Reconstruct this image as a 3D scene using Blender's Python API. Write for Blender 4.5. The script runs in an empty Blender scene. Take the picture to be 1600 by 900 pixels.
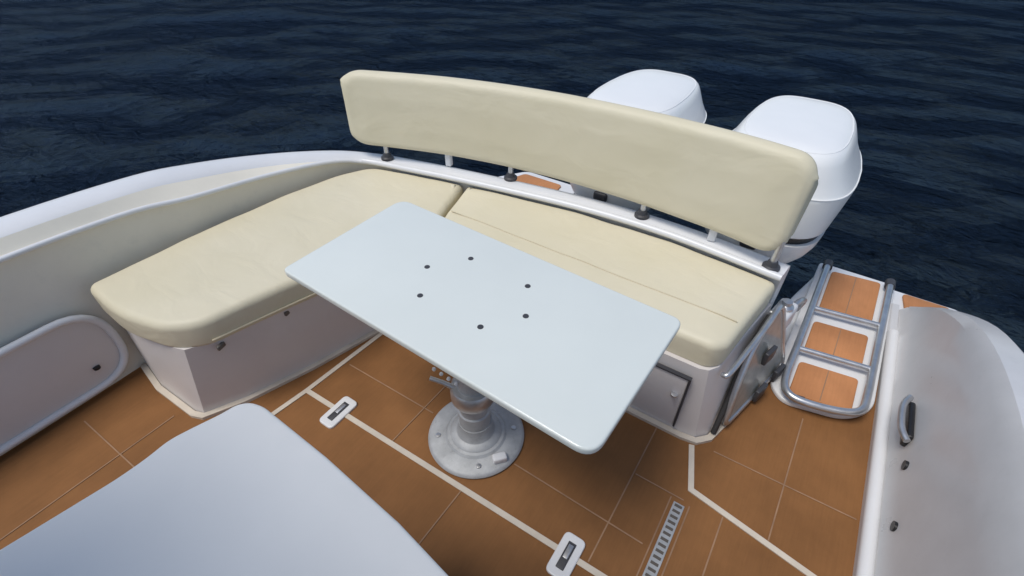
import bpy, bmesh, math, random
from mathutils.geometry import delaunay_2d_cdt
from mathutils import Vector, Matrix, noise
R = math.radians
rng = random.Random(7)
scene = bpy.context.scene
COL = scene.collection

# ------------------------------------------------------------------ materials
def new_mat(name):
    m = bpy.data.materials.new(name); m.use_nodes = True
    nt = m.node_tree
    return m, nt, nt.nodes['Principled BSDF']

def mat(name, base, rough=0.5, metal=0.0, var=0.08, scale=6.0, bump=0.0, bscale=60.0, coat=0.0, spots=0.0, spot_col=None, rvar=0.08):
    """procedural surface: two noises vary colour and gloss, a third gives relief"""
    m, nt, p = new_mat(name)
    L = nt.links
    tc = nt.nodes.new('ShaderNodeTexCoord')
    n1 = nt.nodes.new('ShaderNodeTexNoise'); n1.inputs['Scale'].default_value = scale
    n1.inputs['Detail'].default_value = 6; n1.inputs['Roughness'].default_value = 0.6
    L.new(tc.outputs['Object'], n1.inputs['Vector'])
    cr = nt.nodes.new('ShaderNodeValToRGB')
    cr.color_ramp.elements[0].position = 0.3; cr.color_ramp.elements[1].position = 0.7
    cr.color_ramp.elements[0].color = (*[c * (1 - var) for c in base], 1)
    cr.color_ramp.elements[1].color = (*[min(1, c * (1 + var)) for c in base], 1)
    L.new(n1.outputs['Fac'], cr.inputs['Fac'])
    out = cr.outputs['Color']
    if spots > 0:
        n2 = nt.nodes.new('ShaderNodeTexNoise'); n2.inputs['Scale'].default_value = scale * 5.3
        n2.inputs['Detail'].default_value = 8; n2.inputs['Roughness'].default_value = 0.7
        L.new(tc.outputs['Object'], n2.inputs['Vector'])
        r2 = nt.nodes.new('ShaderNodeValToRGB')
        r2.color_ramp.elements[0].position = 0.56; r2.color_ramp.elements[1].position = 0.72
        r2.color_ramp.elements[0].color = (0, 0, 0, 1); r2.color_ramp.elements[1].color = (spots, spots, spots, 1)
        L.new(n2.outputs['Fac'], r2.inputs['Fac'])
        mx = nt.nodes.new('ShaderNodeMixRGB'); L.new(r2.outputs['Color'], mx.inputs['Fac'])
        L.new(out, mx.inputs['Color1']); mx.inputs['Color2'].default_value = (*(spot_col or [c * .6 for c in base]), 1)
        out = mx.outputs['Color']
    L.new(out, p.inputs['Base Color'])
    mr = nt.nodes.new('ShaderNodeMapRange'); L.new(n1.outputs['Fac'], mr.inputs['Value'])
    mr.inputs['To Min'].default_value = max(0.02, rough - rvar); mr.inputs['To Max'].default_value = min(1, rough + rvar)
    L.new(mr.outputs['Result'], p.inputs['Roughness'])
    p.inputs['Metallic'].default_value = metal
    p.inputs['Coat Weight'].default_value = coat
    p.inputs['Coat Roughness'].default_value = 0.08
    if bump > 0:
        nb = nt.nodes.new('ShaderNodeTexNoise'); nb.inputs['Scale'].default_value = bscale
        nb.inputs['Detail'].default_value = 4
        L.new(tc.outputs['Object'], nb.inputs['Vector'])
        bm_ = nt.nodes.new('ShaderNodeBump'); bm_.inputs['Strength'].default_value = bump
        bm_.inputs['Distance'].default_value = 0.01
        L.new(nb.outputs['Fac'], bm_.inputs['Height']); L.new(bm_.outputs['Normal'], p.inputs['Normal'])
    return m

def vinyl_mat(name, base):
    """marine vinyl: fine grain, long soft puckers, slight grime"""
    m, nt, p = new_mat(name); L = nt.links
    tc = nt.nodes.new('ShaderNodeTexCoord')
    big = nt.nodes.new('ShaderNodeTexNoise'); big.inputs['Scale'].default_value = 3.2; big.inputs['Detail'].default_value = 5
    L.new(tc.outputs['Object'], big.inputs['Vector'])
    cr = nt.nodes.new('ShaderNodeValToRGB'); cr.color_ramp.elements[0].position = .3; cr.color_ramp.elements[1].position = .72
    cr.color_ramp.elements[0].color = (base[0] * .97, base[1] * .965, base[2] * .95, 1)
    cr.color_ramp.elements[1].color = (base[0] * 1.03, base[1] * 1.03, base[2] * 1.06, 1)
    L.new(big.outputs['Fac'], cr.inputs['Fac']); L.new(cr.outputs['Color'], p.inputs['Base Color'])
    p.inputs['Roughness'].default_value = .5
    p.inputs['Specular IOR Level'].default_value = .35
    grain = nt.nodes.new('ShaderNodeTexVoronoi'); grain.inputs['Scale'].default_value = 420
    L.new(tc.outputs['Object'], grain.inputs['Vector'])
    mp = nt.nodes.new('ShaderNodeMapping'); mp.inputs['Scale'].default_value = (2.2, 4.5, 3)
    L.new(tc.outputs['Object'], mp.inputs['Vector'])
    pk = nt.nodes.new('ShaderNodeTexNoise'); pk.inputs['Scale'].default_value = 2.0; pk.inputs['Detail'].default_value = 3
    pk.inputs['Distortion'].default_value = .6
    L.new(mp.outputs['Vector'], pk.inputs['Vector'])
    b1 = nt.nodes.new('ShaderNodeBump'); b1.inputs['Strength'].default_value = .34; b1.inputs['Distance'].default_value = .02
    L.new(pk.outputs['Fac'], b1.inputs['Height'])
    b2 = nt.nodes.new('ShaderNodeBump'); b2.inputs['Strength'].default_value = .12; b2.inputs['Distance'].default_value = .001
    L.new(grain.outputs['Distance'], b2.inputs['Height']); L.new(b1.outputs['Normal'], b2.inputs['Normal'])
    L.new(b2.outputs['Normal'], p.inputs['Normal'])
    return m

def teak_mat(name, base):
    """foam decking in a teak colour: brushed grain along the boat, blotchy wear"""
    m, nt, p = new_mat(name); L = nt.links
    tc = nt.nodes.new('ShaderNodeTexCoord')
    mp = nt.nodes.new('ShaderNodeMapping'); mp.inputs['Scale'].default_value = (70, 5, 5)
    L.new(tc.outputs['Object'], mp.inputs['Vector'])
    g = nt.nodes.new('ShaderNodeTexNoise'); g.inputs['Scale'].default_value = 2.2; g.inputs['Detail'].default_value = 6
    L.new(mp.outputs['Vector'], g.inputs['Vector'])
    b = nt.nodes.new('ShaderNodeTexNoise'); b.inputs['Scale'].default_value = 2.6; b.inputs['Detail'].default_value = 7; b.inputs['Roughness'].default_value = .62
    L.new(tc.outputs['Object'], b.inputs['Vector'])
    c1 = nt.nodes.new('ShaderNodeValToRGB'); c1.color_ramp.elements[0].position = .3; c1.color_ramp.elements[1].position = .7
    c1.color_ramp.elements[0].color = (base[0] * .78, base[1] * .77, base[2] * .76, 1)
    c1.color_ramp.elements[1].color = (base[0] * 1.2, base[1] * 1.2, base[2] * 1.22, 1)
    L.new(b.outputs['Fac'], c1.inputs['Fac'])
    c2 = nt.nodes.new('ShaderNodeValToRGB'); c2.color_ramp.elements[0].position = .3; c2.color_ramp.elements[1].position = .7
    c2.color_ramp.elements[0].color = (.95, .945, .94, 1); c2.color_ramp.elements[1].color = (1.03, 1.03, 1.03, 1)
    L.new(g.outputs['Fac'], c2.inputs['Fac'])
    mx = nt.nodes.new('ShaderNodeMixRGB'); mx.blend_type = 'MULTIPLY'; mx.inputs['Fac'].default_value = 1
    L.new(c1.outputs['Color'], mx.inputs['Color1']); L.new(c2.outputs['Color'], mx.inputs['Color2'])
    L.new(mx.outputs['Color'], p.inputs['Base Color'])
    p.inputs['Roughness'].default_value = .72; p.inputs['Specular IOR Level'].default_value = .25
    bp = nt.nodes.new('ShaderNodeBump'); bp.inputs['Strength'].default_value = .25; bp.inputs['Distance'].default_value = .002
    L.new(g.outputs['Fac'], bp.inputs['Height']); L.new(bp.outputs['Normal'], p.inputs['Normal'])
    return m

def water_mat():
    m, nt, p = new_mat('sea_water'); L = nt.links
    tc = nt.nodes.new('ShaderNodeTexCoord')
    mp = nt.nodes.new('ShaderNodeMapping'); mp.inputs['Rotation'].default_value = (0, 0, R(28)); mp.inputs['Scale'].default_value = (1, 1.7, 1)
    L.new(tc.outputs['Object'], mp.inputs['Vector'])
    n = nt.nodes.new('ShaderNodeTexNoise'); n.inputs['Scale'].default_value = 2.9; n.inputs['Detail'].default_value = 9
    n.inputs['Roughness'].default_value = .58; n.inputs['Distortion'].default_value = .5
    L.new(mp.outputs['Vector'], n.inputs['Vector'])
    n2 = nt.nodes.new('ShaderNodeTexNoise'); n2.inputs['Scale'].default_value = 6.5; n2.inputs['Detail'].default_value = 6; n2.inputs['Distortion'].default_value = .8
    L.new(mp.outputs['Vector'], n2.inputs['Vector'])
    b = nt.nodes.new('ShaderNodeBump'); b.inputs['Strength'].default_value = .9; b.inputs['Distance'].default_value = .30
    L.new(n.outputs['Fac'], b.inputs['Height'])
    b2 = nt.nodes.new('ShaderNodeBump'); b2.inputs['Strength'].default_value = .8; b2.inputs['Distance'].default_value = .10
    L.new(n2.outputs['Fac'], b2.inputs['Height']); L.new(b.outputs['Normal'], b2.inputs['Normal'])
    nt.nodes.remove(p)
    df = nt.nodes.new('ShaderNodeBsdfDiffuse'); df.inputs['Color'].default_value = (.0012, .0032, .0062, 1)
    gl = nt.nodes.new('ShaderNodeBsdfGlossy'); gl.inputs['Roughness'].default_value = .09; gl.inputs['Color'].default_value = (.38, .53, .78, 1)
    fr = nt.nodes.new('ShaderNodeFresnel'); fr.inputs['IOR'].default_value = 1.33
    mu = nt.nodes.new('ShaderNodeMath'); mu.operation = 'MULTIPLY'; mu.inputs[1].default_value = .34
    mn = nt.nodes.new('ShaderNodeMath'); mn.operation = 'MINIMUM'; mn.inputs[1].default_value = .14
    for q in (df, gl, fr): L.new(b2.outputs['Normal'], q.inputs['Normal'])
    L.new(fr.outputs['Fac'], mu.inputs[0]); L.new(mu.outputs[0], mn.inputs[0])
    sh = nt.nodes.new('ShaderNodeMixShader'); L.new(mn.outputs[0], sh.inputs['Fac'])
    L.new(df.outputs[0], sh.inputs[1]); L.new(gl.outputs[0], sh.inputs[2])
    L.new(sh.outputs[0], nt.nodes['Material Output'].inputs['Surface'])
    return m

GEL = mat('white_gelcoat', (.74, .74, .735), .32, var=.035, scale=3, bump=.03, bscale=25, spots=.12, spot_col=(.55, .53, .48))
GELP = mat('bench_gelcoat', (.68, .64, .61), .36, var=.04, scale=3, bump=.03, bscale=25, spots=.12, spot_col=(.5, .47, .43))
LINER2 = mat('grey_gelcoat', (.58, .575, .57), .3, var=.07, scale=4, bump=.06, bscale=14, spots=.2, spot_col=(.46, .45, .44))
LINER = mat('greige_liner', (.80, .75, .63), .4, var=.06, scale=3, bump=.04, bscale=30, spots=.2, spot_col=(.58, .56, .49))
WHITE = mat('white_laminate', (.70, .735, .69), .14, var=.025, scale=2.2, bump=.012, bscale=12)
COVER = mat('white_moulding', (.75, .74, .70), .38, var=.04, scale=2.5, bump=.05, bscale=9)
COWL = mat('white_engine_paint', (.86, .86, .835), .34, var=.025, scale=3, coat=.12, bump=.02, bscale=8)
BLACK = mat('black_plastic', (.012, .012, .013), .4, var=.2)
DGREY = mat('dark_grey_plastic', (.05, .05, .055), .45, var=.2)
STEEL = mat('brushed_steel', (.56, .57, .58), .36, metal=.85, var=.12, scale=20, spots=.25, spot_col=(.25, .24, .23))
ALU = mat('anodised_aluminium', (.45, .46, .46), .6, metal=.3, var=.2, scale=14, bump=.08, bscale=60, spots=.4, spot_col=(.2, .2, .2))
CREAM = mat('cream_caulking', (.62, .55, .45), .55, var=.10, scale=12)
SEAM = mat('tan_seam', (.31, .18, .10), .7, var=.2, scale=15)
TEAK = teak_mat('teak_foam_decking', (.235, .107, .037))
TEAKP = teak_mat('pale_teak_inlay', (.50, .222, .092))  # paler tone than the cockpit floor, for platform pads and ladder treads
VINYL = vinyl_mat('cream_vinyl', (.69, .63, .455))
PIPE = vinyl_mat('piping_vinyl', (.60, .53, .37))
CLIP = mat('clip_plastic', (.13, .115, .10), .5)
SLOT = mat('slot_shadow_paint', (.10, .085, .07), .6)
RED = mat('rubber', (.03, .028, .027), .6)

# ------------------------------------------------------------------ mesh helpers
def link(name, me, m, parent=None):
    o = bpy.data.objects.new(name, me); COL.objects.link(o)
    if m: me.materials.append(m)
    if parent: o.parent = parent
    return o

def tag(o, label, cat, group=None, kind=None):
    o['label'] = label; o['category'] = cat
    if group: o['group'] = group
    if kind: o['kind'] = kind

def empty(name, loc):
    o = bpy.data.objects.new(name, None); COL.objects.link(o); o.location = loc
    o.empty_display_size = .1
    return o

class MB:
    """collects vertices and faces in world metres; build() links ONE mesh object"""
    def __init__(s): s.v = []; s.f = []
    def add(s, vs, fs):
        k = len(s.v); s.v += [tuple(v) for v in vs]; s.f += [tuple(i + k for i in f) for f in fs]
    def loft(s, rings, closed=True, cap0=False, cap1=False):
        n = len(rings[0]); vs = [p for r in rings for p in r]; fs = []
        for i in range(len(rings) - 1):
            for j in range(n if closed else n - 1):
                a = i * n + j; b = i * n + (j + 1) % n
                fs.append((a, b, b + n, a + n))
        if cap0: fs.append(tuple(range(n))[::-1])
        if cap1: fs.append(tuple((len(rings) - 1) * n + j for j in range(n)))
        s.add(vs, fs)
    def box(s, c, d, rot=0, bev=0.0):
        bm = bmesh.new(); bmesh.ops.create_cube(bm, size=1)
        for v in bm.verts: v.co = Vector((v.co.x * d[0], v.co.y * d[1], v.co.z * d[2]))
        if bev: bmesh.ops.bevel(bm, geom=bm.edges[:], offset=bev, segments=3, affect='EDGES', profile=.5)
        M = Matrix.Translation(c) @ Matrix.Rotation(rot, 4, 'Z')
        bm.transform(M); s.frombm(bm)
    def frombm(s, bm):
        bm.verts.index_update()
        s.add([v.co[:] for v in bm.verts], [[v.index for v in f.verts] for f in bm.faces]); bm.free()
    def tube(s, pts, r, n=12, closed=False, caps=True, smooth=0):
        P = [Vector(p) for p in pts]
        if smooth: P = catmull(P, smooth, closed)
        m = len(P); rings = []; up = None
        for i in range(m):
            a = P[(i - 1) % m] if (closed or i) else P[0]; b = P[(i + 1) % m] if (closed or i < m - 1) else P[-1]
            t = (b - a).normalized()
            if up is None:
                up = Vector((0, 0, 1)) if abs(t.z) < .9 else Vector((1, 0, 0))
            sx = t.cross(up).normalized(); up = sx.cross(t).normalized()
            rr = r[i] if isinstance(r, (list, tuple)) else r
            rings.append([P[i] + rr * (math.cos(q * 2 * math.pi / n) * sx + math.sin(q * 2 * math.pi / n) * up) for q in range(n)])
        if closed: rings.append(rings[0])
        s.loft(rings, True, caps and not closed, caps and not closed)
    def lathe(s, prof, c, n=48):
        rings = [[(c[0] + r * math.cos(2 * math.pi * j / n), c[1] + r * math.sin(2 * math.pi * j / n), c[2] + z) for j in range(n)] for r, z in prof]
        s.loft(rings, True, True, True)
    def build(s, name, m, parent=None, smooth=True, angle=40, origin=None):
        me = bpy.data.meshes.new(name)
        o = Vector(origin) if origin else (parent_world(parent) if parent else Vector((0, 0, 0)))
        me.from_pydata([Vector(v) - o for v in s.v], [], s.f); me.validate()
        bm = bmesh.new(); bm.from_mesh(me)
        bmesh.ops.remove_doubles(bm, verts=bm.verts[:], dist=1e-5)
        bmesh.ops.recalc_face_normals(bm, faces=bm.faces[:])
        big = [f for f in bm.faces if len(f.verts) > 4]
        if big: bmesh.ops.triangulate(bm, faces=big)
        bm.to_mesh(me); bm.free()
        if smooth:
            me.shade_smooth()
            try: me.set_sharp_from_angle(angle=R(angle))
            except Exception: pass
        ob = link(name, me, m, parent)
        if origin and not parent: ob.location = o
        elif origin and parent: ob.location = o - parent_world(parent)
        return ob

def parent_world(p):
    v = Vector((0, 0, 0))
    while p: v += p.location; p = p.parent
    return v

def catmull(P, k, closed=False):
    out = []; n = len(P)
    rngi = range(n if closed else n - 1)
    for i in rngi:
        if closed: p0, p1, p2, p3 = P[(i - 1) % n], P[i], P[(i + 1) % n], P[(i + 2) % n]
        else: p0, p1, p2, p3 = P[max(i - 1, 0)], P[i], P[i + 1], P[min(i + 2, n - 1)]
        for j in range(k):
            t = j / k
            out.append(.5 * ((2 * p1) + (p2 - p0) * t + (2 * p0 - 5 * p1 + 4 * p2 - p3) * t * t + (3 * p1 - p0 - 3 * p2 + p3) * t ** 3))
    if not closed: out.append(P[-1].copy())
    return out

def round_poly(pts, rad, seg=7):
    """2-D outline with every corner rounded (rad: one number or one per corner)"""
    n = len(pts); out = []
    for i in range(n):
        p = Vector(pts[i][:2]); a = Vector(pts[i - 1][:2]); b = Vector(pts[(i + 1) % n][:2])
        r = rad[i] if isinstance(rad, (list, tuple)) else rad
        u = (a - p); v = (b - p); lu, lv = u.length, v.length; u /= lu; v /= lv
        d = min(r, lu * .45, lv * .45)
        if d < 1e-4 or u.dot(v) < -.995: out.append(p); continue
        s, e = p + u * d, p + v * d
        for k in range(seg + 1):
            t = k / seg; out.append((1 - t) ** 2 * s + 2 * t * (1 - t) * p + t * t * e)
    return out

def resample(poly, step):
    out = []; n = len(poly)
    for i in range(n):
        a, b = poly[i], poly[(i + 1) % n]; k = max(1, int((b - a).length / step))
        out += [a.lerp(b, j / k) for j in range(k)]
    return out

def area2(p): return sum(p[i - 1].x * p[i].y - p[i].x * p[i - 1].y for i in range(len(p)))

def inset(poly, d):
    n = len(poly); out = []
    for i in range(n):
        a, p, b = poly[i - 1], poly[i], poly[(i + 1) % n]
        t1 = (p - a).normalized(); t2 = (b - p).normalized()
        n1 = Vector((-t1.y, t1.x)); n2 = Vector((-t2.y, t2.x)); m = (n1 + n2)
        m = m.normalized() if m.length > 1e-6 else n1
        out.append(p + m * d / max(.55, m.dot(n1)))
    return out

def slab(mb, poly, z0, z1, r_top, r_bot, puff=0.0, wob=0.0, seg=5):
    """solid from a CCW outline with rolled top and bottom edges; puff raises the middle"""
    if area2(poly) < 0: poly = poly[::-1]
    rings = []
    def ring(d, z): rings.append([(q.x, q.y, z + (wob * noise.noise(Vector((q.x * 7, q.y * 7, z * 5))) if wob else 0)) for q in inset(poly, d)])
    for k in range(seg + 1):
        a = math.pi / 2 * k / seg; ring(r_bot * (1 - math.sin(a)), z0 + r_bot * (1 - math.cos(a)))
    for k in range(seg + 1):
        a = math.pi / 2 * k / seg; ring(r_top * (1 - math.cos(a)), z1 - r_top * (1 - math.sin(a)))
    if not (puff or wob): mb.loft(rings, True, True, True); return
    mb.loft(rings, True, True, False)
    # top skin: grid points inside the last ring, triangulated, gently domed
    edge = inset(poly, r_top); step = .045
    xs = [q.x for q in edge]; ys = [q.y for q in edge]; pts = [Vector((q.x, q.y)) for q in edge]; ne = len(pts)
    y = min(ys)
    while y < max(ys):
        x = min(xs)
        while x < max(xs):
            q = Vector((x + rng.uniform(-.006, .006), y + rng.uniform(-.006, .006)))
            ins = False
            for i in range(ne):
                a, b = edge[i - 1], edge[i]
                if (a.y > q.y) != (b.y > q.y) and q.x < (b.x - a.x) * (q.y - a.y) / (b.y - a.y) + a.x: ins = not ins
            if ins and min((q - e).length for e in edge) > .02: pts.append(q)
            x += step
        y += step
    V, _, F, *_r = delaunay_2d_cdt(pts, [(i, (i + 1) % ne) for i in range(ne)], [], 1, 1e-6)
    out = []
    for i, q in enumerate(V):
        d = min((q - e).length for e in edge); k = min(1, d / .14); k = k * (2 - k)
        out.append((q.x, q.y, z1 + puff * k + (wob * noise.noise(Vector((q.x * 7, q.y * 7, z1 * 5))) if wob else 0)))
    mb.add(out, F)

def strip(mb, pts, w, z, h=.004):
    """flat band with a little body along a polyline (mitred)"""
    P = [Vector(p[:2]) for p in pts]; n = len(P); L_, R_ = [], []
    for i in range(n):
        t = ((P[min(i + 1, n - 1)] - P[i]).normalized() + (P[i] - P[max(i - 1, 0)]).normalized())
        t.normalize(); nr = Vector((-t.y, t.x))
        ref = (P[min(i + 1, n - 1)] - P[max(i - 1, 0)]) if 0 < i < n - 1 else t
        seg = (P[min(i + 1, n - 1)] - P[i]) if i < n - 1 else (P[i] - P[i - 1])
        sn = Vector((-seg.normalized().y, seg.normalized().x))
        k = w / 2 / max(.5, nr.dot(sn)); L_.append(P[i] + nr * k); R_.append(P[i] - nr * k)
    rings = [[(L_[i].x, L_[i].y, z), (L_[i].x, L_[i].y, z + h), (R_[i].x, R_[i].y, z + h), (R_[i].x, R_[i].y, z)] for i in range(n)]
    mb.loft(rings, True, True, True)

# ------------------------------------------------------------------ water
def make_water():
    mb = MB()
    # fine swell patch near the boat, coarse rings out to the horizon
    xs = [-3000, -600, -120, -40] + [-24 + .16 * i for i in range(301)] + [40, 120, 600, 3000]
    ys = [-3000, -600, -120, -30] + [-10 + .16 * i for i in range(251)] + [46, 120, 600, 3000]
    idx = {}
    V = []
    for j, y in enumerate(ys):
        for i, x in enumerate(xs):
            z = -.42
            if -24 <= x <= 24.1 and -10 <= y <= 30.1:
                q = Vector((x * .55 + y * .25, y * .95 - x * .4, .3))
                z += .045 * noise.noise(q) + .022 * noise.noise(q * 2.3 + Vector((5, 1, 0)))
            V.append((x, y, z))
    nx = len(xs)
    F = [(j * nx + i, j * nx + i + 1, (j + 1) * nx + i + 1, (j + 1) * nx + i) for j in range(len(ys) - 1) for i in range(nx - 1)]
    mb.add(V, F)
    o = mb.build('water', water_mat(), angle=180)
    tag(o, 'dark navy rippled sea around the boat', 'water', kind='structure')
make_water()

# ------------------------------------------------------------------ the boat
boat = empty('motorboat', (-.75, 0, -.42))
tag(boat, 'white motorboat cockpit with teak coloured floor, moulded bench base and gunwales', 'boat')

# gunwale, starboard side and stern coaming: one moulded sweep of sections
# each station: outer top, inner top, ridge, wall foot
ST = [((-2.26, -3.2, .72), (-2.14, -3.2, .72), (-2.10, -3.2, .64), (-2.04, -3.2, -.02)),
      ((-2.26, -1.2, .71), (-2.14, -1.2, .71), (-2.10, -1.2, .64), (-2.04, -1.2, -.02)),
      ((-2.26, 0.0, .69), (-2.14, -.03, .69), (-2.095, -.05, .625), (-2.04, -.05, -.02)),
      ((-2.249, .60, .66), (-2.132, .552, .66), (-2.086, .50, .60), (-2.045, .47, -.02)),
      ((-2.224, .879, .62), (-2.117, .815, .62), (-2.046, .751, .57), (-2.02, .73, -.02)),
      ((-2.15, 1.185, .56), (-2.068, 1.124, .56), (-2.018, 1.079, .53), (-1.985, 1.05, -.02)),
      ((-2.018, 1.438, .51), (-1.953, 1.381, .51), (-1.945, 1.365, .495), (-1.93, 1.34, -.02)),
      ((-1.87, 1.57, .48), (-1.84, 1.505, .48), (-1.838, 1.498, .465), (-1.835, 1.49, -.02)),
      ((-1.62, 1.635, .48), (-1.60, 1.56, .48), (-1.599, 1.555, .465), (-1.597, 1.55, -.02)),
      ((-1.345, 1.69, .48), (-1.33, 1.615, .48), (-1.329, 1.61, .465), (-1.327, 1.60, -.02)),
      ((-.805, 1.775, .48), (-.80, 1.70, .48), (-.80, 1.695, .465), (-.80, 1.69, -.02)),
      ((-.38, 1.795, .48), (-.38, 1.72, .48), (-.38, 1.715, .465), (-.38, 1.71, -.02)),
      ((.058, 1.755, .48), (.048, 1.68, .48), (.047, 1.675, .465), (.045, 1.67, -.02))]
def sweep(ST, k=6):
    cols = [catmull([Vector(s[c]) for s in ST], k) for c in range(4)]
    rings = []
    for oT, iT, Rg, Wf in zip(*cols):
        d = (oT - iT); d.z = 0; d.normalize()
        oS = oT + d * .03 + Vector((0, 0, -.03)); oS2 = oT + d * .035 + Vector((0, 0, -.10)); oB = oT + d * .0 + Vector((0, 0, 0)); oB.z = -.75
        rub = oT + d * .012 + Vector((0, 0, -.006)); rub2 = oT - d * .012
        iA = iT + d * .012; iB = iT - d * .006 + Vector((0, 0, -.012))
        rings.append([oB, oS2, oS, rub, rub2, iA, iB, Rg - d * .0 + Vector((0, 0, .006)), Rg + d * .012 + Vector((0, 0, -.006)), Wf])
    return rings
m = MB(); rg = sweep(ST); m.loft([r[:7] for r in rg], closed=False)
e_ = rg[-1]; m.add(e_, [tuple(range(10))])        # end face by the passage
m.build('gunwale', GEL, boat, angle=50)
m = MB(); m.loft([r[6:] for r in rg[:46]], closed=False); ln = m.build('inner_liner', LINER, boat, angle=35)
m = MB(); m.tube([r[7] + Vector((.004, 0, .0)) for r in rg[:43]], .010, n=10); m.build('bead', GEL, ln)
m = MB(); m.loft([r[6:] for r in rg[45:]], closed=False); m.build('coaming_face', GEL, boat, angle=50)
m = MB(); m.tube([r[6] + Vector((0, -.004, .008)) for r in rg[41:]], .014, n=12); m.build('coaming_lip', GEL, boat)

# port side: waterway, inner wall, gunwale that steps down to the swim platform
PT = [(-3.2, .62), (-1.0, .60), (.0, .58), (.9, .56), (1.45, .52), (1.85, .42), (2.15, .26), (2.33, .11), (2.42, .03)]
cols = catmull([Vector((0, y, z)) for y, z in PT], 5)
rings = []
for q in cols:
    y, z = q.y, q.z; t = max(.05, z / .58)
    rings.append([(.535, y, -.02), (.535, y, .022), (.540, y, .028), (.566, y, .030), (.575, y, .036 * min(1, t * 2)),
                  (.60 - .01 * t, y, .03 + .12 * t * .6), (.60 + .035 * t, y, .40 * t + .01), (.60 + .05 * t, y, .52 * t + .012), (.62 + .055 * t, y, z),
                  (.64 + .12 * t, y, z + .004), (.66 + .14 * t, y, z - .02), (.67 + .15 * t, y, z * .8 - .03), (.70 + .10 * t, y, -.75)])
m = MB(); m.loft(rings, closed=False)
m.build('gunwale', LINER2, boat, angle=32)
m = MB(); m.tube([(.556, y, .026) for y in [-3.2 + .2 * k for k in range(28)]], .022, n=10); m.build('waterway_trim', GEL, boat)

m = MB(); m.tube([r[1] + Vector((0, 0, -.03)) for r in rg[:48:1]], .016, n=10); m.build('rub_rail', DGREY, boat)
m = MB(); m.tube([(.665 + .155 * max(.05, q.z / .58), q.y, q.z * .8 - .06) for q in cols[:31]], .016, n=10); m.build('rub_rail', DGREY, boat)
# white under-deck slab and transom below the floor, so nothing is hollow from the side
m = MB()
m.loft([[(-2.1, -3.2, -.03), (.62, -3.2, -.03), (.62, 1.74, -.03), (-1.2, 1.70, -.03), (-1.95, 1.45, -.03)],
        [(-1.7, -3.2, -.8), (.3, -3.2, -.8), (.3, 1.6, -.8), (-1.2, 1.6, -.8), (-1.6, 1.3, -.8)]], True, True, True)
m.build('hull', GEL, boat, angle=30)

# cockpit floor
FL = [(-2.06, -3.2), (.56, -3.2), (.56, 1.9), (.135, 1.9), (.05, 1.60), (-2.06, 1.60)]
m = MB(); m.add([(x, y, -.028) for x, y in FL] + [(x, y, 0) for x, y in FL],
                [tuple(range(6))[::-1], tuple(range(6, 12))] + [(i, (i + 1) % 6, 6 + (i + 1) % 6, 6 + i) for i in range(6)])
m.build('cockpit_floor', TEAK, boat, smooth=False)

# swim platforms either side of the outboards
def platform(poly, pads, name='swim_platform'):
    mb = MB(); slab(mb, resample(round_poly(poly, .05), .2), -.16, -.012, .012, .03)
    p = mb.build(name, GEL, boat, angle=50)
    for pad in pads:
        mb = MB(); slab(mb, round_poly(pad, .025), -.011, -.002, .002, .001, seg=2); mb.build('teak_pad', TEAKP, p, angle=50)
platform([(.09, 1.72), (.57, 1.72), (.57, 2.36), (.86, 2.36), (.84, 2.60), (.23, 2.60), (.135, 2.25), (.10, 1.9)],
         [[(.60, 2.45), (.80, 2.45), (.78, 2.575), (.585, 2.575)], [(.15, 1.86), (.52, 1.86), (.52, 1.905), (.15, 1.905)]])
platform([(-1.95, 1.55), (-1.15, 1.80), (-1.22, 2.64), (-1.62, 2.64), (-1.86, 2.3)],
         [[(-1.75, 1.95), (-1.27, 1.98), (-1.32, 2.58), (-1.60, 2.58), (-1.72, 2.3)]])

# cream caulking lines between the deck panels and thin seams inside them
m = MB()
for p in ([(-1.41, .20), (-1.365, .575), (-1.335, 1.06)], [(-1.365, .578), (-.1, .610)], [(-.1, .610), (.0, .612)],
          [(-.005, 1.185), (.048, 1.018), (.41, .958), (.535, .938)]):
    cz = (0 if len(m.v) == 0 else cz + .0006); strip(m, p, .019, .001, .003 + cz)
m.build('caulking_line', CREAM, boat, smooth=False)
m = MB()
for a, b in (((-.137, .625), (-.137, 1.19)), ((-1.325, .767), (-.875, .775)), ((-.50, .770), (-.02, .765)), ((.164, -.6), (.164, .985)), ((.303, .99), (.311, 1.53)),
             ((.07, 1.205), (.525, 1.215)), ((-.13, .97), (.04, .97)), ((-1.36, .33), (-.78, .34)), ((-1.95, .02), (-1.42, .03)),
             ((-1.70, -.6), (-1.69, .22)), ((-.60, .30), (-.595, .59)), ((.001, -.6), (.001, .96)), ((.063, -.6), (.063, .96)), ((.18, .50), (.53, .50)), ((-.92, .60), (-.915, 1.18))):
    strip(m, [a, b], .0045, .0006, .0009 + .0001 * (len(m.v) // 8))
m.build('panel_seam', SEAM, boat, smooth=False)

# drain grate: steel channel with slots
gr = MB(); gr.box((.032, .42, .001), (.036, 1.06, .005), bev=.001); grate = gr.build('drain_grate', ALU, boat)
m = MB()
for i in range(50): m.box((.032, -.09 + .021 * i, .0045), (.024, .0085, .0025))
m.build('slot', SLOT, grate, smooth=False)

# flush latches in the hatch line
for (x, y) in ((-1.178, .577), (-.20, .600)):
    a = R(-3); m = MB(); slab(m, round_poly([(x - .036, y - .07), (x + .036, y - .07), (x + .036, y + .07), (x - .036, y + .07)], .02), .0, .010, .004, .001, seg=3)
    pl = m.build('hatch_latch', GEL, boat)
    m = MB(); m.box((x, y, .0105), (.026, .088, .005), bev=.002); m.build('slot', DGREY, pl)
    m = MB(); m.box((x, y + .012, .0145), (.016, .045, .004), bev=.0015); m.build('catch', STEEL, pl)

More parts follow.
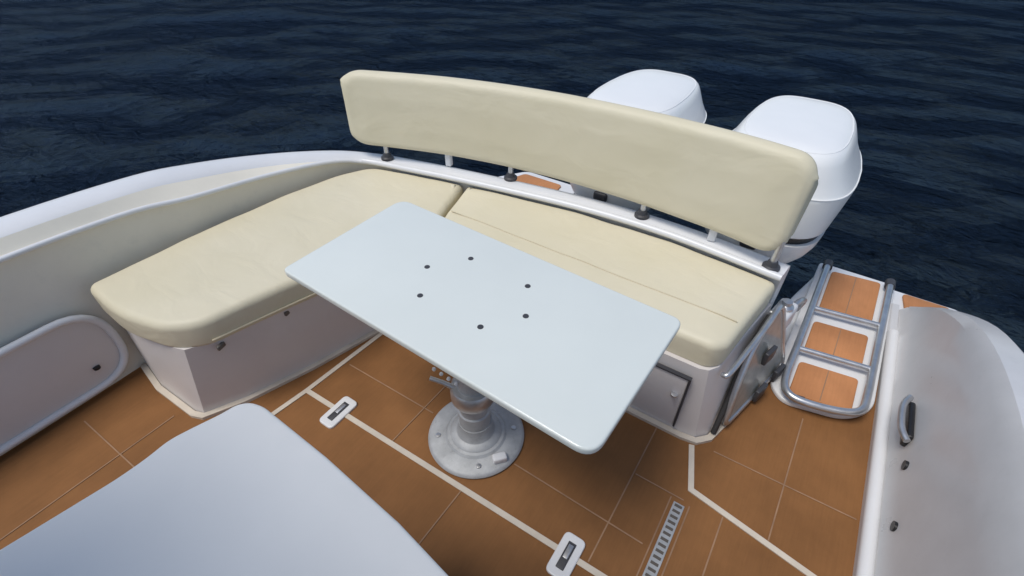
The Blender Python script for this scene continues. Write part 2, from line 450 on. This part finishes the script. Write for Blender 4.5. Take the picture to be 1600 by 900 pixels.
# moulded bench base (L shape)
bot = [(-2.05, .30), (-1.86, .27), (-1.635, .276), (-1.598, .288), (-1.53, .42), (-1.445, .68), (-1.365, 1.0), (-1.31, 1.14), (-1.22, 1.205), (-.8, 1.21), (-.25, 1.21), (-.05, 1.21),
       (-.005, 1.217), (.028, 1.25), (.085, 1.45), (.14, 1.66), (.13, 1.72), (-.38, 1.73), (-.8, 1.71), (-1.33, 1.62), (-1.84, 1.51), (-2.0, 1.1), (-2.05, .6)]
top = [(-2.05, .32), (-1.85, .30), (-1.60, .325), (-1.562, .338), (-1.50, .44), (-1.435, .70), (-1.355, 1.0), (-1.30, 1.155), (-1.22, 1.222), (-.8, 1.225), (-.25, 1.225), (-.075, 1.225),
       (-.045, 1.235), (-.022, 1.27), (.015, 1.48), (.052, 1.675), (.045, 1.72), (-.38, 1.73), (-.8, 1.71), (-1.33, 1.62), (-1.84, 1.51), (-2.0, 1.1), (-2.05, .6)]
def blend(t): return [(a[0] + (b[0] - a[0]) * t, a[1] + (b[1] - a[1]) * t) for a, b in zip(bot, top)]
m = MB()
m.loft([[(x, y, z) for x, y in blend(t)] for t, z in ((0, 0), (.5, .17), (.96, .330), (1.0, .343))], True, True, True)
bench = m.build('bench_base', GELP, boat, angle=35)
m = MB(); strip(m, [(x, y) for x, y in [(-2.03, .285), (-1.86, .258), (-1.63, .264), (-1.588, .280), (-1.52, .415), (-1.435, .677), (-1.355, .998), (-1.302, 1.132), (-1.215, 1.194), (-.25, 1.198), (-.05, 1.198), (.003, 1.206), (.040, 1.245), (.097, 1.447), (.152, 1.66)]], .022, .0, .014)
m.build('toe_trim', CREAM, bench, angle=30)
# locker door in the front face
m = MB(); m.box((-.172, 1.209, .165), (.165, .012, .255), bev=.004); door = m.build('locker_door', GELP, bench)
m = MB(); m.box((-.086, 1.207, .165), (.007, .016, .26)); m.box((-.172, 1.207, .298), (.18, .016, .006)); m.build('gasket', DGREY, door, smooth=False)
m = MB(); m.lathe([(.0, 0), (.012, 0), (.012, .008), (.0, .010)], (-.118, 1.196, .2), 16); m.build('handle', STEEL, door)
# cushion clips under the starboard cushion
for x, y in ((-1.505, .425), (-1.455, .665)):
    m = MB(); m.box((x + .006, y, .322), (.012, .032, .020), rot=R(14), bev=.004); m.build('cushion_clip', CLIP, bench)

# pocket frame low on the starboard inner wall, forward of the bench
fr = round_poly([(-1.1, .035), (.268, .035), (.268, .36), (-1.1, .36)], .15)
m = MB(); m.tube([(-2.022 - .05 * p.y, p.x, p.y) for p in fr], .014, closed=True); pk = m.build('side_pocket', GEL, boat)
m = MB(); m.loft([[(-2.036 - .05 * p.y, p.x, p.y) for p in fr], [(-2.028 - .05 * p.y, p.x, p.y) for p in inset(fr, .006)]], True, False, True); m.build('pocket_panel', GELP, pk)
m = MB(); m.lathe([(0, 0), (.012, 0), (.012, .01), (0, .012)], (-2.03, .16, .115), 16); m.build('drain_plug', BLACK, pk)

# transom gate: stainless hoop folded flat against the bench end
def side(y, z): return .02 + .28 * (y - 1.23) - (z / .345) * (.045 + .10 * (y - 1.23))
def gp(y, z, off): return (side(y, z) + off, y, z)
gate = empty('transom_gate', (.10, 1.40, .03)); gate.parent = boat; gate.location = Vector((.10, 1.40, .03)) - boat.location
m = MB()
hoop = round_poly([(1.30, .03), (1.74, .03), (1.70, .36), (1.46, .33), (1.36, .20)], [.05, .05, .06, .12, .08], 6)
m.tube([gp(p.x, p.y, .030) for p in hoop], .011, closed=True)
m.build('frame', STEEL, gate)
m = MB(); hs = inset(hoop, .012); m.loft([[gp(p.x, p.y, .026) for p in hs], [gp(p.x, p.y, .034) for p in hs]], True, True, True)
m.build('panel', mat('smoked_panel', (.34, .345, .31), .2, var=.25, scale=7), gate)
m = MB(); m.tube([gp(1.265, .02, .018), gp(1.33, .12, .016), gp(1.40, .22, .014), gp(1.50, .30, .014), gp(1.62, .335, .014)], .010, smooth=5); m.build('seal', RED, gate)
for y, z in ((1.52, .05), (1.66, .05), (1.56, .21)):
    m = MB(); m.box(gp(y, z, .05), (.018, .07, .06), rot=R(-16), bev=.005); m.build('hinge', DGREY, gate)
m = MB(); m.tube([gp(1.27, .315, .01), gp(1.28, .325, .028), gp(1.45, .335, .030), gp(1.62, .345, .030), gp(1.64, .338, .01)], .010, smooth=5); m.build('grab_rail', STEEL, bench)

# fittings on the transom corner by the passage
m = MB(); m.box((.105, 1.78, .22), (.07, .13, .11), rot=R(-12), bev=.014); fit = m.build('corner_bracket', GEL, boat)
m = MB(); m.tube([(.12, 1.83, .23), (.15, 1.90, .24), (.17, 1.97, .20), (.16, 2.0, .12)], .011, smooth=5); m.build('hand_loop', STEEL, fit)
m = MB(); m.box((.11, 1.98, .02), (.05, .26, .10), rot=R(-6), bev=.015); m.build('transom_post', GEL, boat)
m = MB(); m.lathe([(0, 0), (.028, 0), (.03, .012), (.018, .02), (.018, .035), (0, .038)], (.105, 1.78, .275), 24); m.build('deck_socket', STEEL, fit)

# cleat and small fittings on the port inner wall
def pw(y, z): return .591 + .145 * (z - .095) - (.004 if y < 1.5 else .008 + .012 * (y - 1.5))
cl = MB(); cl.tube([(pw(1.56, .16) - .012, 1.47, .165), (pw(1.5, .16) - .032, 1.52, .168), (pw(1.5, .16) - .032, 1.62, .168), (pw(1.5, .16) - .012, 1.68, .165)], .011, smooth=5); cleat = cl.build('mooring_cleat', STEEL, boat)
m = MB(); m.box((pw(1.57, .14), 1.575, .14), (.02, .17, .06), bev=.008); m.build('cleat_base', BLACK, cleat)
for y, z in ((1.40, .13), (1.18, .10)):
    m = MB(); m.tube([(pw(y, z) - .003, y, z), (pw(y, z) + .02, y, z)], .016, n=20); m.build('drain_fitting', BLACK, boat)
# hardtop that shades the forward cockpit, on its posts
m = MB(); slab(m, resample(round_poly([(-1.45, -3.0), (.45, -3.0), (.40, -.46), (-1.35, -.46)], .25), .3), 2.22, 2.30, .03, .03)
m.build('hardtop', GEL, boat, angle=50)
for x in (-1.40, .42):
    for y in (-2.7, -1.2):
        m = MB(); m.tube([(x + .02, y, .0), (x, y, 2.24)], .03); m.build('hardtop_post', GEL, boat)

# ------------------------------------------------------------------ cushions
def cushion(outline, rad, z0, z1, rt, rb, name, label, puff=.006):
    poly = resample(round_poly(outline, rad), .035)
    mb = MB(); slab(mb, poly, z0, z1, rt, rb, puff=puff, wob=.004, seg=6)
    c = sum((Vector((p.x, p.y, z0)) for p in poly), Vector()) / len(poly)
    o = mb.build(name, VINYL, None, angle=180, origin=c); tag(o, label, 'cushion'); return o
starc = cushion([(-2.03, .285), (-1.80, .272), (-1.60, .318), (-1.505, .395), (-1.425, .70), (-1.33, 1.02), (-1.265, 1.20), (-1.215, 1.25), (-1.277, 1.39), (-1.345, 1.618), (-1.60, 1.563), (-1.835, 1.505), (-1.915, 1.34), (-1.975, 1.06), (-2.01, .74)],
        [.04, .1, .1, .1, .1, .1, .05, .02, .05, .02, .1, .06, .1, .1, .1], .338, .452, .030, .016, 'seat_cushion', 'long cream vinyl cushion on the left arm of the bench, rounded end near the camera')
aftc = cushion([(-1.205, 1.243), (-.80, 1.243), (-.25, 1.240), (-.055, 1.238), (-.018, 1.275), (.012, 1.48), (.046, 1.680), (-.36, 1.724), (-.80, 1.704), (-1.325, 1.622), (-1.262, 1.395)],
        [.02, .1, .1, .025, .03, .1, .03, .1, .1, .02, .05],   .338, .450, .027, .016, 'seat_cushion', 'cream vinyl cushion along the stern below the backrest, behind the table')
def top_z(x, y): return .450 + .006 * min(1, 1 - (1 - min(1, (abs(x - .0) + .02) / .14)) ** 2) + .004 * noise.noise(Vector((x * 7, y * 7, .45 * 5)))
m = MB(); m.tube([(x, 1.393 - .008 * (x + 1.25), top_z(x, 1.393 - .008 * (x + 1.25)) + .0005) for x in [-1.235 + .0295 * k for k in range(42)]], .0024, n=8); m.build('piping', PIPE, aftc)
for o, p in ((starc, [(-1.50, .41, .362), (-1.42, .70, .362), (-1.325, 1.02, .362), (-1.262, 1.19, .362)]),):
    m = MB(); m.tube(p, .004, n=8, smooth=5); m.build('piping', PIPE, o)

# ------------------------------------------------------------------ backrest (curved padded board on brackets)
path = catmull([Vector((x, y, 0)) for x, y in ((-1.918, 1.484), (-1.84, 1.528), (-1.448, 1.660), (-1.034, 1.737), (-.641, 1.758), (-.279, 1.740), (-.031, 1.698), (.012, 1.689))], 30)
cum = [0]
for a, b in zip(path, path[1:]): cum.append(cum[-1] + (b - a).length)
LEN = cum[-1]
def on_path(s):
    s = min(max(s, 0), LEN - 1e-6)
    for i in range(len(cum) - 1):
        if cum[i + 1] >= s:
            t = (s - cum[i]) / (cum[i + 1] - cum[i]); p = path[i].lerp(path[i + 1], t); d = (path[i + 1] - path[i]).normalized()
            return p, Vector((-d.y, d.x, 0))
def backrest():
    root = empty('backrest', (-.9, 1.70, .48))
    tag(root, 'long curved cream padded backrest standing on metal brackets along the stern', 'backrest')
    Hh, T, re = .336, .072, .0345
    Z0 = .545
    def axis(n_mid, L_, r):
        e = [0, .03, .08, .14, .2, .275, .35, .425, .5, .575, .65, .725, .8, .92, 1]
        return [r * q for q in e] + [r + (L_ - 2 * r) * k / n_mid for k in range(1, n_mid)] + [L_ - r * q for q in e[::-1]]
    us = axis(60, LEN, .10); vs = axis(8, Hh, .10)
    front, back = [], []
    for v in vs:
        for u in us:
            # round the corners in the plane of the board
            a, b = u, v; rc = .10
            cx = min(max(u, rc), LEN - rc); cz = min(max(v, rc), Hh - rc); du, dv = u - cx, v - cz
            h = (abs(du) ** 2.7 + abs(dv) ** 2.7) ** (1 / 2.7)
            if du and dv:
                k = max(abs(du), abs(dv)) / h; a, b = cx + du * k, cz + dv * k
                edge = rc - max(abs(du), abs(dv))
            else: edge = min(u, LEN - u, v, Hh - v)
            edge = max(0, edge)
            t = T / 2 - re + (math.sqrt(max(0, re * re - (re - edge) ** 2)) if edge < re else re)
            t += .006 * min(1, max(0, (edge - re)) / .07)                # plump middle
            p, nn = on_path(a)
            tilt = (b / Hh - .5) * .035
            t += .0022 * noise.noise(Vector((a * 3.5, b * 6, 1)))
            mid = p + nn * (tilt + T / 2) + Vector((0, 0, Z0 - .014 * a / LEN + b * (1 + .10 * a / LEN)))
            front.append(mid - nn * t); back.append(mid + nn * t)
    nu, nv = len(us), len(vs); mb = MB(); F = []
    N = nu * nv
    for j in range(nv - 1):
        for i in range(nu - 1):
            q = (j * nu + i, j * nu + i + 1, (j + 1) * nu + i + 1, (j + 1) * nu + i); F.append(q); F.append(tuple(N + w for w in q[::-1]))
    bd = [i for i in range(nu)] + [j * nu + nu - 1 for j in range(1, nv)] + [(nv - 1) * nu + i for i in range(nu - 2, -1, -1)] + [j * nu for j in range(nv - 2, 0, -1)]
    for k in range(len(bd)): a, b = bd[k], bd[(k + 1) % len(bd)]; F.append((a, b, N + b, N + a))
    mb.add(front + back, F)
    mb.build('padded_board', VINYL, root, angle=180)
    for s in (.165, .806, 1.437, 1.964):
        p, nn = on_path(s); c = p + nn * .012
        mb = MB(); mb.tube([c + Vector((0, 0, .485)), c + nn * .004 + Vector((0, 0, .60))], .012); br = mb.build('bracket', STEEL, root)
        mb = MB(); mb.lathe([(.0, 0), (.031, 0), (.031, .009), (.022, .014), (.017, .03), (0, .03)], (c.x, c.y, .481), 24); mb.build('bracket_foot', DGREY, br)
    for s in (.486, 1.727):
        p, nn = on_path(s); c = p + nn * .02
        mb = MB(); mb.box((c.x, c.y, .525), (.03, .026, .085), rot=R(10), bev=.006); mb.build('support_post', GEL, root)
backrest()

# ------------------------------------------------------------------ table
tb = empty('pedestal_table', (-.68, .79, .005))
tag(tb, 'white rectangular table with six dark screws in its top, on a grey metal pedestal', 'table')
TC = [(-1.193, .578), (-.158, .538), (-.138, 1.022), (-1.172, 1.068)]
m = MB(); slab(m, resample(round_poly(TC, [.022, .05, .03, .05], 8), .1), .677, .700, .006, .006, seg=4); topo = m.build('table_top', WHITE, tb, angle=50)
for x, y in ((-.843, .821), (-.760, .924), (-.550, .911), (-.490, .806), (-.566, .708), (-.776, .714)):
    m = MB(); m.lathe([(0, 0), (.0085, 0), (.008, .0012), (0, .0016)], (x, y, .7001), 16); m.build('screw', DGREY, topo)
c = (-.68, .79, .003)
m = MB(); m.lathe([(0, 0), (.174, 0), (.176, .006), (.172, .013), (.164, .018), (.112, .021), (.104, .030), (.094, .031), (.088, .040), (.070, .046), (.062, .060), (.060, .10), (.0, .10)], c, 64); base = m.build('base', ALU, tb)
for k in range(4):
    a = R(40 + 90 * k); m = MB(); m.lathe([(0, 0), (.010, 0), (.009, .004), (0, .006)], (c[0] + .138 * math.cos(a), c[1] + .138 * math.sin(a), .023), 16); m.build('bolt', STEEL, base)
m = MB(); m.box((-.545, .745, .034), (.030, .05, .026), rot=R(-40), bev=.006); m.build('lock_tab', GEL, base)
m = MB(); m.lathe([(.0, .1), (.056, .1), (.056, .16), (.051, .165), (.051, .36), (0, .36)], c, 40); m.build('lower_column', ALU, tb)
m = MB(); m.lathe([(0, .23), (.072, .23), (.075, .24), (.075, .285), (.068, .295), (0, .295)], c, 40); m.build('collar', STEEL, tb)
m = MB(); m.lathe([(.0, .36), (.046, .36), (.046, .60), (.09, .645), (.13, .673), (0, .673)], c, 40); m.build('upper_column', ALU, tb)
m = MB(); m.tube([(-.715, .755, .285), (-.76, .735, .31), (-.80, .72, .32)], [.010, .008, .008]); hd = m.build('clamp_lever', STEEL, tb)
m = MB()
for k in range(4):
    q = k / 3; px_, py_, pz_ = -.70 - .09 * q, .735 - .0 * q, .345 + .012 * q
    m.lathe([(0, -.007), (.005, -.005), (.007, 0), (.005, .005), (0, .007)], (px_, py_, pz_), 12)
m.build('knob_beads', GEL, hd)

# ------------------------------------------------------------------ white counter module, near left
md = empty('counter_module', (-.35, -.2, 0))
tag(md, 'large plain white moulded counter in the near foreground, wavy edge and rounded corner', 'counter')
edge = [(-.93, -.75), (-.795, -.015), (-.792, .035), (-.795, .075), (-.783, .115), (-.768, .16), (-.762, .19), (-.745, .208), (-.715, .216), (-.62, .213), (-.53, .210), (-.45, .204), (-.345, .196), (-.22, .178), (0, .165), (.20, .15), (.22, -.75)]
ep = [Vector(p) for p in edge]
m = MB(); slab(m, resample(round_poly(ep, .02, 5), .05), .788, .82, .007, .007, wob=.0015, seg=4); ct = m.build('counter_top', COVER, md, angle=60)
m = MB(); slab(m, resample(round_poly([(-.84, -.70), (-.745, .0), (-.70, .165), (-.2, .135), (.17, .11), (.18, -.70)], .05), .1), .0, .787, .01, .02); m.build('cabinet', GEL, md, angle=50)

# ------------------------------------------------------------------ boarding ladder lying on the swim platform
ld = empty('boarding_ladder', (.33, 2.05, 0))
tag(ld, 'stainless boarding ladder lying folded over three teak coloured treads on the swim platform', 'ladder')
m = MB(); slab(m, resample(round_poly([(.165, 1.62), (.225, 1.555), (.44, 1.60), (.525, 1.70), (.545, 2.585), (.205, 2.585)], [.05, .06, .08, .06, .02, .02]), .1), .002, .022, .008, .002, seg=3)
tray = m.build('ladder_tray', GEL, ld)
def lx(t, y): return (.205 + .035 * (y - 1.6)) * (1 - t) + (.482 + .03 * (y - 1.6)) * t
for y0, y1 in ((1.60, 1.795), (1.875, 2.085), (2.185, 2.52)):
    sl = .11
    m = MB(); slab(m, round_poly([(lx(.11, y0), y0 + .0), (lx(.89, y0), y0 + sl * .25), (lx(.89, y1), y1 + sl * .25), (lx(.11, y1), y1)], .02), .023, .034, .004, .001, seg=3); tr = m.build('tread', TEAKP, ld)
    m = MB(); strip(m, [(lx(.5, y0), y0 + .02), (lx(.5, y1), y1 + .005)], .004, .0335, .0010); m.build('tread_seam', SEAM, tr, smooth=False)
m = MB()
U = [(lx(0, 2.53), 2.53, .06), (lx(0, 2.4), 2.40, .062), (lx(0, 1.9), 1.90, .062), (lx(0, 1.66), 1.645, .062), (lx(.10, 1.57), 1.565, .062), (lx(.35, 1.55), 1.555, .062), (lx(.75, 1.6), 1.585, .062),
     (lx(.96, 1.63), 1.63, .062), (lx(1, 1.7), 1.72, .062), (lx(1, 1.95), 1.95, .062), (lx(1, 2.4), 2.40, .062), (lx(1, 2.53), 2.53, .06)]
m.tube(U, .0145, n=14, smooth=6); m.build('side_rail', STEEL, ld)
for y in (1.845, 2.145):
    m = MB(); m.tube([(lx(.0, y), y - .01, .060), (lx(1, y), y + .03, .060)], .012, n=12); m.build('rung', STEEL, ld)
for t in (0, 1):
    m = MB(); m.tube([(lx(t, 2.53), 2.50, .055), (lx(t, 2.53), 2.545, .055)], .022, n=16); m.build('end_cap', DGREY, ld)
for t in (.25, .62):
    m = MB(); y = 1.575 + .03 * t; m.box((lx(t, y), y, .040), (.04, .022, .016), rot=R(10), bev=.004); m.build('latch', DGREY, ld)

# ------------------------------------------------------------------ outboard motors
def superring(cx, y0, y1, hw, z, n=56, e=3.2, tilt=0.0):
    out = []; cy = (y0 + y1) / 2; ly = (y1 - y0) / 2
    for k in range(n):
        a = 2 * math.pi * k / n; ca, sa = math.cos(a), math.sin(a)
        x = hw * math.copysign(abs(ca) ** (2 / e), ca); y = ly * math.copysign(abs(sa) ** (2 / e), sa)
        out.append((cx + x * (1 - .10 * (y / ly) if y > 0 else 1), cy + y, z + tilt * (y / ly)))
    return out
def outboard(cx, label):
    base = Vector((cx, 2.4, -.42)); root = empty('outboard_motor', base)
    tag(root, label, 'outboard motor', 'twin white outboard motors at the stern')
    P = [  # z, half width, front y, back y, exponent, tilt
        (.423, .250, 2.02, 2.69, 3.4, .0), (.436, .262, 2.006, 2.715, 3.5, .0), (.52, .277, 2.0, 2.775, 3.5, -.01), (.585, .289, 2.0, 2.82, 3.4, -.015),
        (.600, .290, 2.0, 2.828, 3.4, -.015), (.612, .284, 2.006, 2.828, 3.4, -.015), (.66, .252, 2.02, 2.815, 3.5, -.015), (.715, .226, 2.035, 2.80, 3.6, -.015), (.738, .214, 2.05, 2.79, 3.6, -.015),
        (.752, .200, 2.07, 2.775, 3.6, -.015), (.760, .180, 2.095, 2.75, 3.4, -.015), (.766, .15, 2.14, 2.70, 3.2, -.013), (.771, .09, 2.2, 2.63, 2.8, -.008), (.773, .03, 2.33, 2.5, 2.6, -.004)]
    m = MB(); m.loft([superring(cx, a, b, h, z, e=e, tilt=t) for z, h, a, b, e, t in P], True, True, True)
    cowl = m.build('cowl', COWL, root, angle=30)
    m = MB(); m.tube([Vector(q) for q in superring(cx, 2.0, 2.829, .2885, .606, e=3.4, tilt=-.015)], .0025, n=6, closed=True); m.build('cowl_seam', COWL, cowl)
    m = MB(); m.tube([Vector(q) for q in superring(cx, 2.074, 2.772, .198, .7535, e=3.4, tilt=-.015)], .0022, n=8, closed=True); m.build('cap_crease', COWL, cowl)
    m = MB(); m.box((cx, 2.02, .36), (.07, .05, .045), bev=.012); m.build('cowl_latch', DGREY, cowl)
    m = MB(); m.loft([superring(cx, a, b, h, z, e=3.4) for z, h, a, b in ((.391, .246, 2.03, 2.665), (.424, .249, 2.026, 2.68))], True, True, True); m.build('trim_band', BLACK, root)
    Q = [(.15, .10, 2.14, 2.34, 2.6), (.20, .150, 2.10, 2.43, 2.8), (.245, .195, 2.06, 2.52, 3.0), (.30, .232, 2.03, 2.60, 3.2), (.35, .251, 2.015, 2.66, 3.4), (.390, .258, 2.01, 2.69, 3.4)]
    m = MB(); m.loft([superring(cx, a, b, h, z, e=e) for z, h, a, b, e in Q], True, True, True); m.build('lower_cowl', COWL, root, angle=40)
    m = MB(); m.loft([superring(cx, a, b, h, z, e=2.2) for z, h, a, b in ((.16, .085, 2.15, 2.38), (-.2, .06, 2.17, 2.40), (-.55, .05, 2.20, 2.42), (-.62, .05, 2.18, 2.46))], True, True, True); m.build('leg', COWL, root)
    m = MB(); m.box((cx, 2.36, -.56), (.20, .40, .012), bev=.004); m.build('cavitation_plate', COWL, root)
    m = MB(); m.tube([(cx, 2.12, -.80), (cx, 2.2, -.80), (cx, 2.42, -.80), (cx, 2.5, -.80)], [.012, .05, .05, .03], n=20); m.build('gearcase', COWL, root)
    m = MB(); m.loft([superring(cx, a, b, h, z, e=2.2) for z, h, a, b in ((-.56, .03, 2.20, 2.42), (-.80, .03, 2.2, 2.44), (-.98, .01, 2.26, 2.40))], True, True, True); m.build('skeg', COWL, root)
    for k in range(3):
        a0 = 2 * math.pi * k / 3; m = MB(); rr = []
        for q in range(6):
            r = .03 + .12 * q / 5; w = .05 * math.sin(math.pi * (q + .8) / 6.2)
            ring = []
            for sgn, th in ((-1, -.002), (1, -.002), (1, .002), (-1, .002)):
                aa = a0 + sgn * w / max(r, .05); ring.append((cx + r * math.cos(aa), 2.52 + sgn * w * .5 + th, -.80 + r * math.sin(aa)))
            rr.append(ring)
        m.loft(rr, True, True, True); m.build('propeller_blade', STEEL, root)
    m = MB(); m.box((cx - .09, 1.98, .02), (.05, .30, .34), bev=.015); m.box((cx + .09, 1.98, .02), (.05, .30, .34), bev=.015); m.tube([(cx - .14, 2.05, .06), (cx + .14, 2.05, .06)], .03); m.build('clamp_bracket', DGREY, root)
outboard(-.115, 'right hand white outboard motor, its black band showing beside the backrest end')
outboard(-.815, 'left hand white outboard motor, only its top visible above the middle of the backrest')

# ------------------------------------------------------------------ sky, sun, camera
SUN_EL, SUN_AZ = 66, -150        # azimuth measured from aft (+Y) towards port (+X)
w = bpy.data.worlds.new('World'); scene.world = w; w.use_nodes = True
nt = w.node_tree; bg = nt.nodes['Background']
sky = nt.nodes.new('ShaderNodeTexSky'); sky.sky_type = 'NISHITA'; sky.sun_disc = False
sky.sun_elevation = R(SUN_EL); sky.sun_rotation = R(SUN_AZ); sky.air_density = 1.0; sky.dust_density = 1.2; sky.ozone_density = 1.0
nt.links.new(sky.outputs['Color'], bg.inputs['Color']); bg.inputs['Strength'].default_value = .125
ld_ = bpy.data.lights.new('Sun', 'SUN'); ld_.energy = 2.0; ld_.angle = R(22); ld_.color = (1, .965, .91)
so = bpy.data.objects.new('Sun', ld_); COL.objects.link(so)
d = Vector((math.sin(R(SUN_AZ)) * math.cos(R(SUN_EL)), math.cos(R(SUN_AZ)) * math.cos(R(SUN_EL)), math.sin(R(SUN_EL))))
so.rotation_euler = d.to_track_quat('Z', 'Y').to_euler(); so.location = d * 20

cam = bpy.data.cameras.new('Camera'); co = bpy.data.objects.new('Camera', cam); COL.objects.link(co)
cam.sensor_width = 36; cam.sensor_fit = 'HORIZONTAL'; cam.lens = 780 / 1600 * 36
cam.clip_start = .02; cam.clip_end = 6000
co.location = (0, 0, 1.6175)
co.rotation_euler = (R(90 - 41), 0, R(33.5))
scene.camera = co
scene.view_settings.view_transform = 'Standard'; scene.view_settings.look = 'None'
scene.view_settings.exposure = 0.1; scene.view_settings.gamma = 1
scene.render.engine = 'CYCLES'
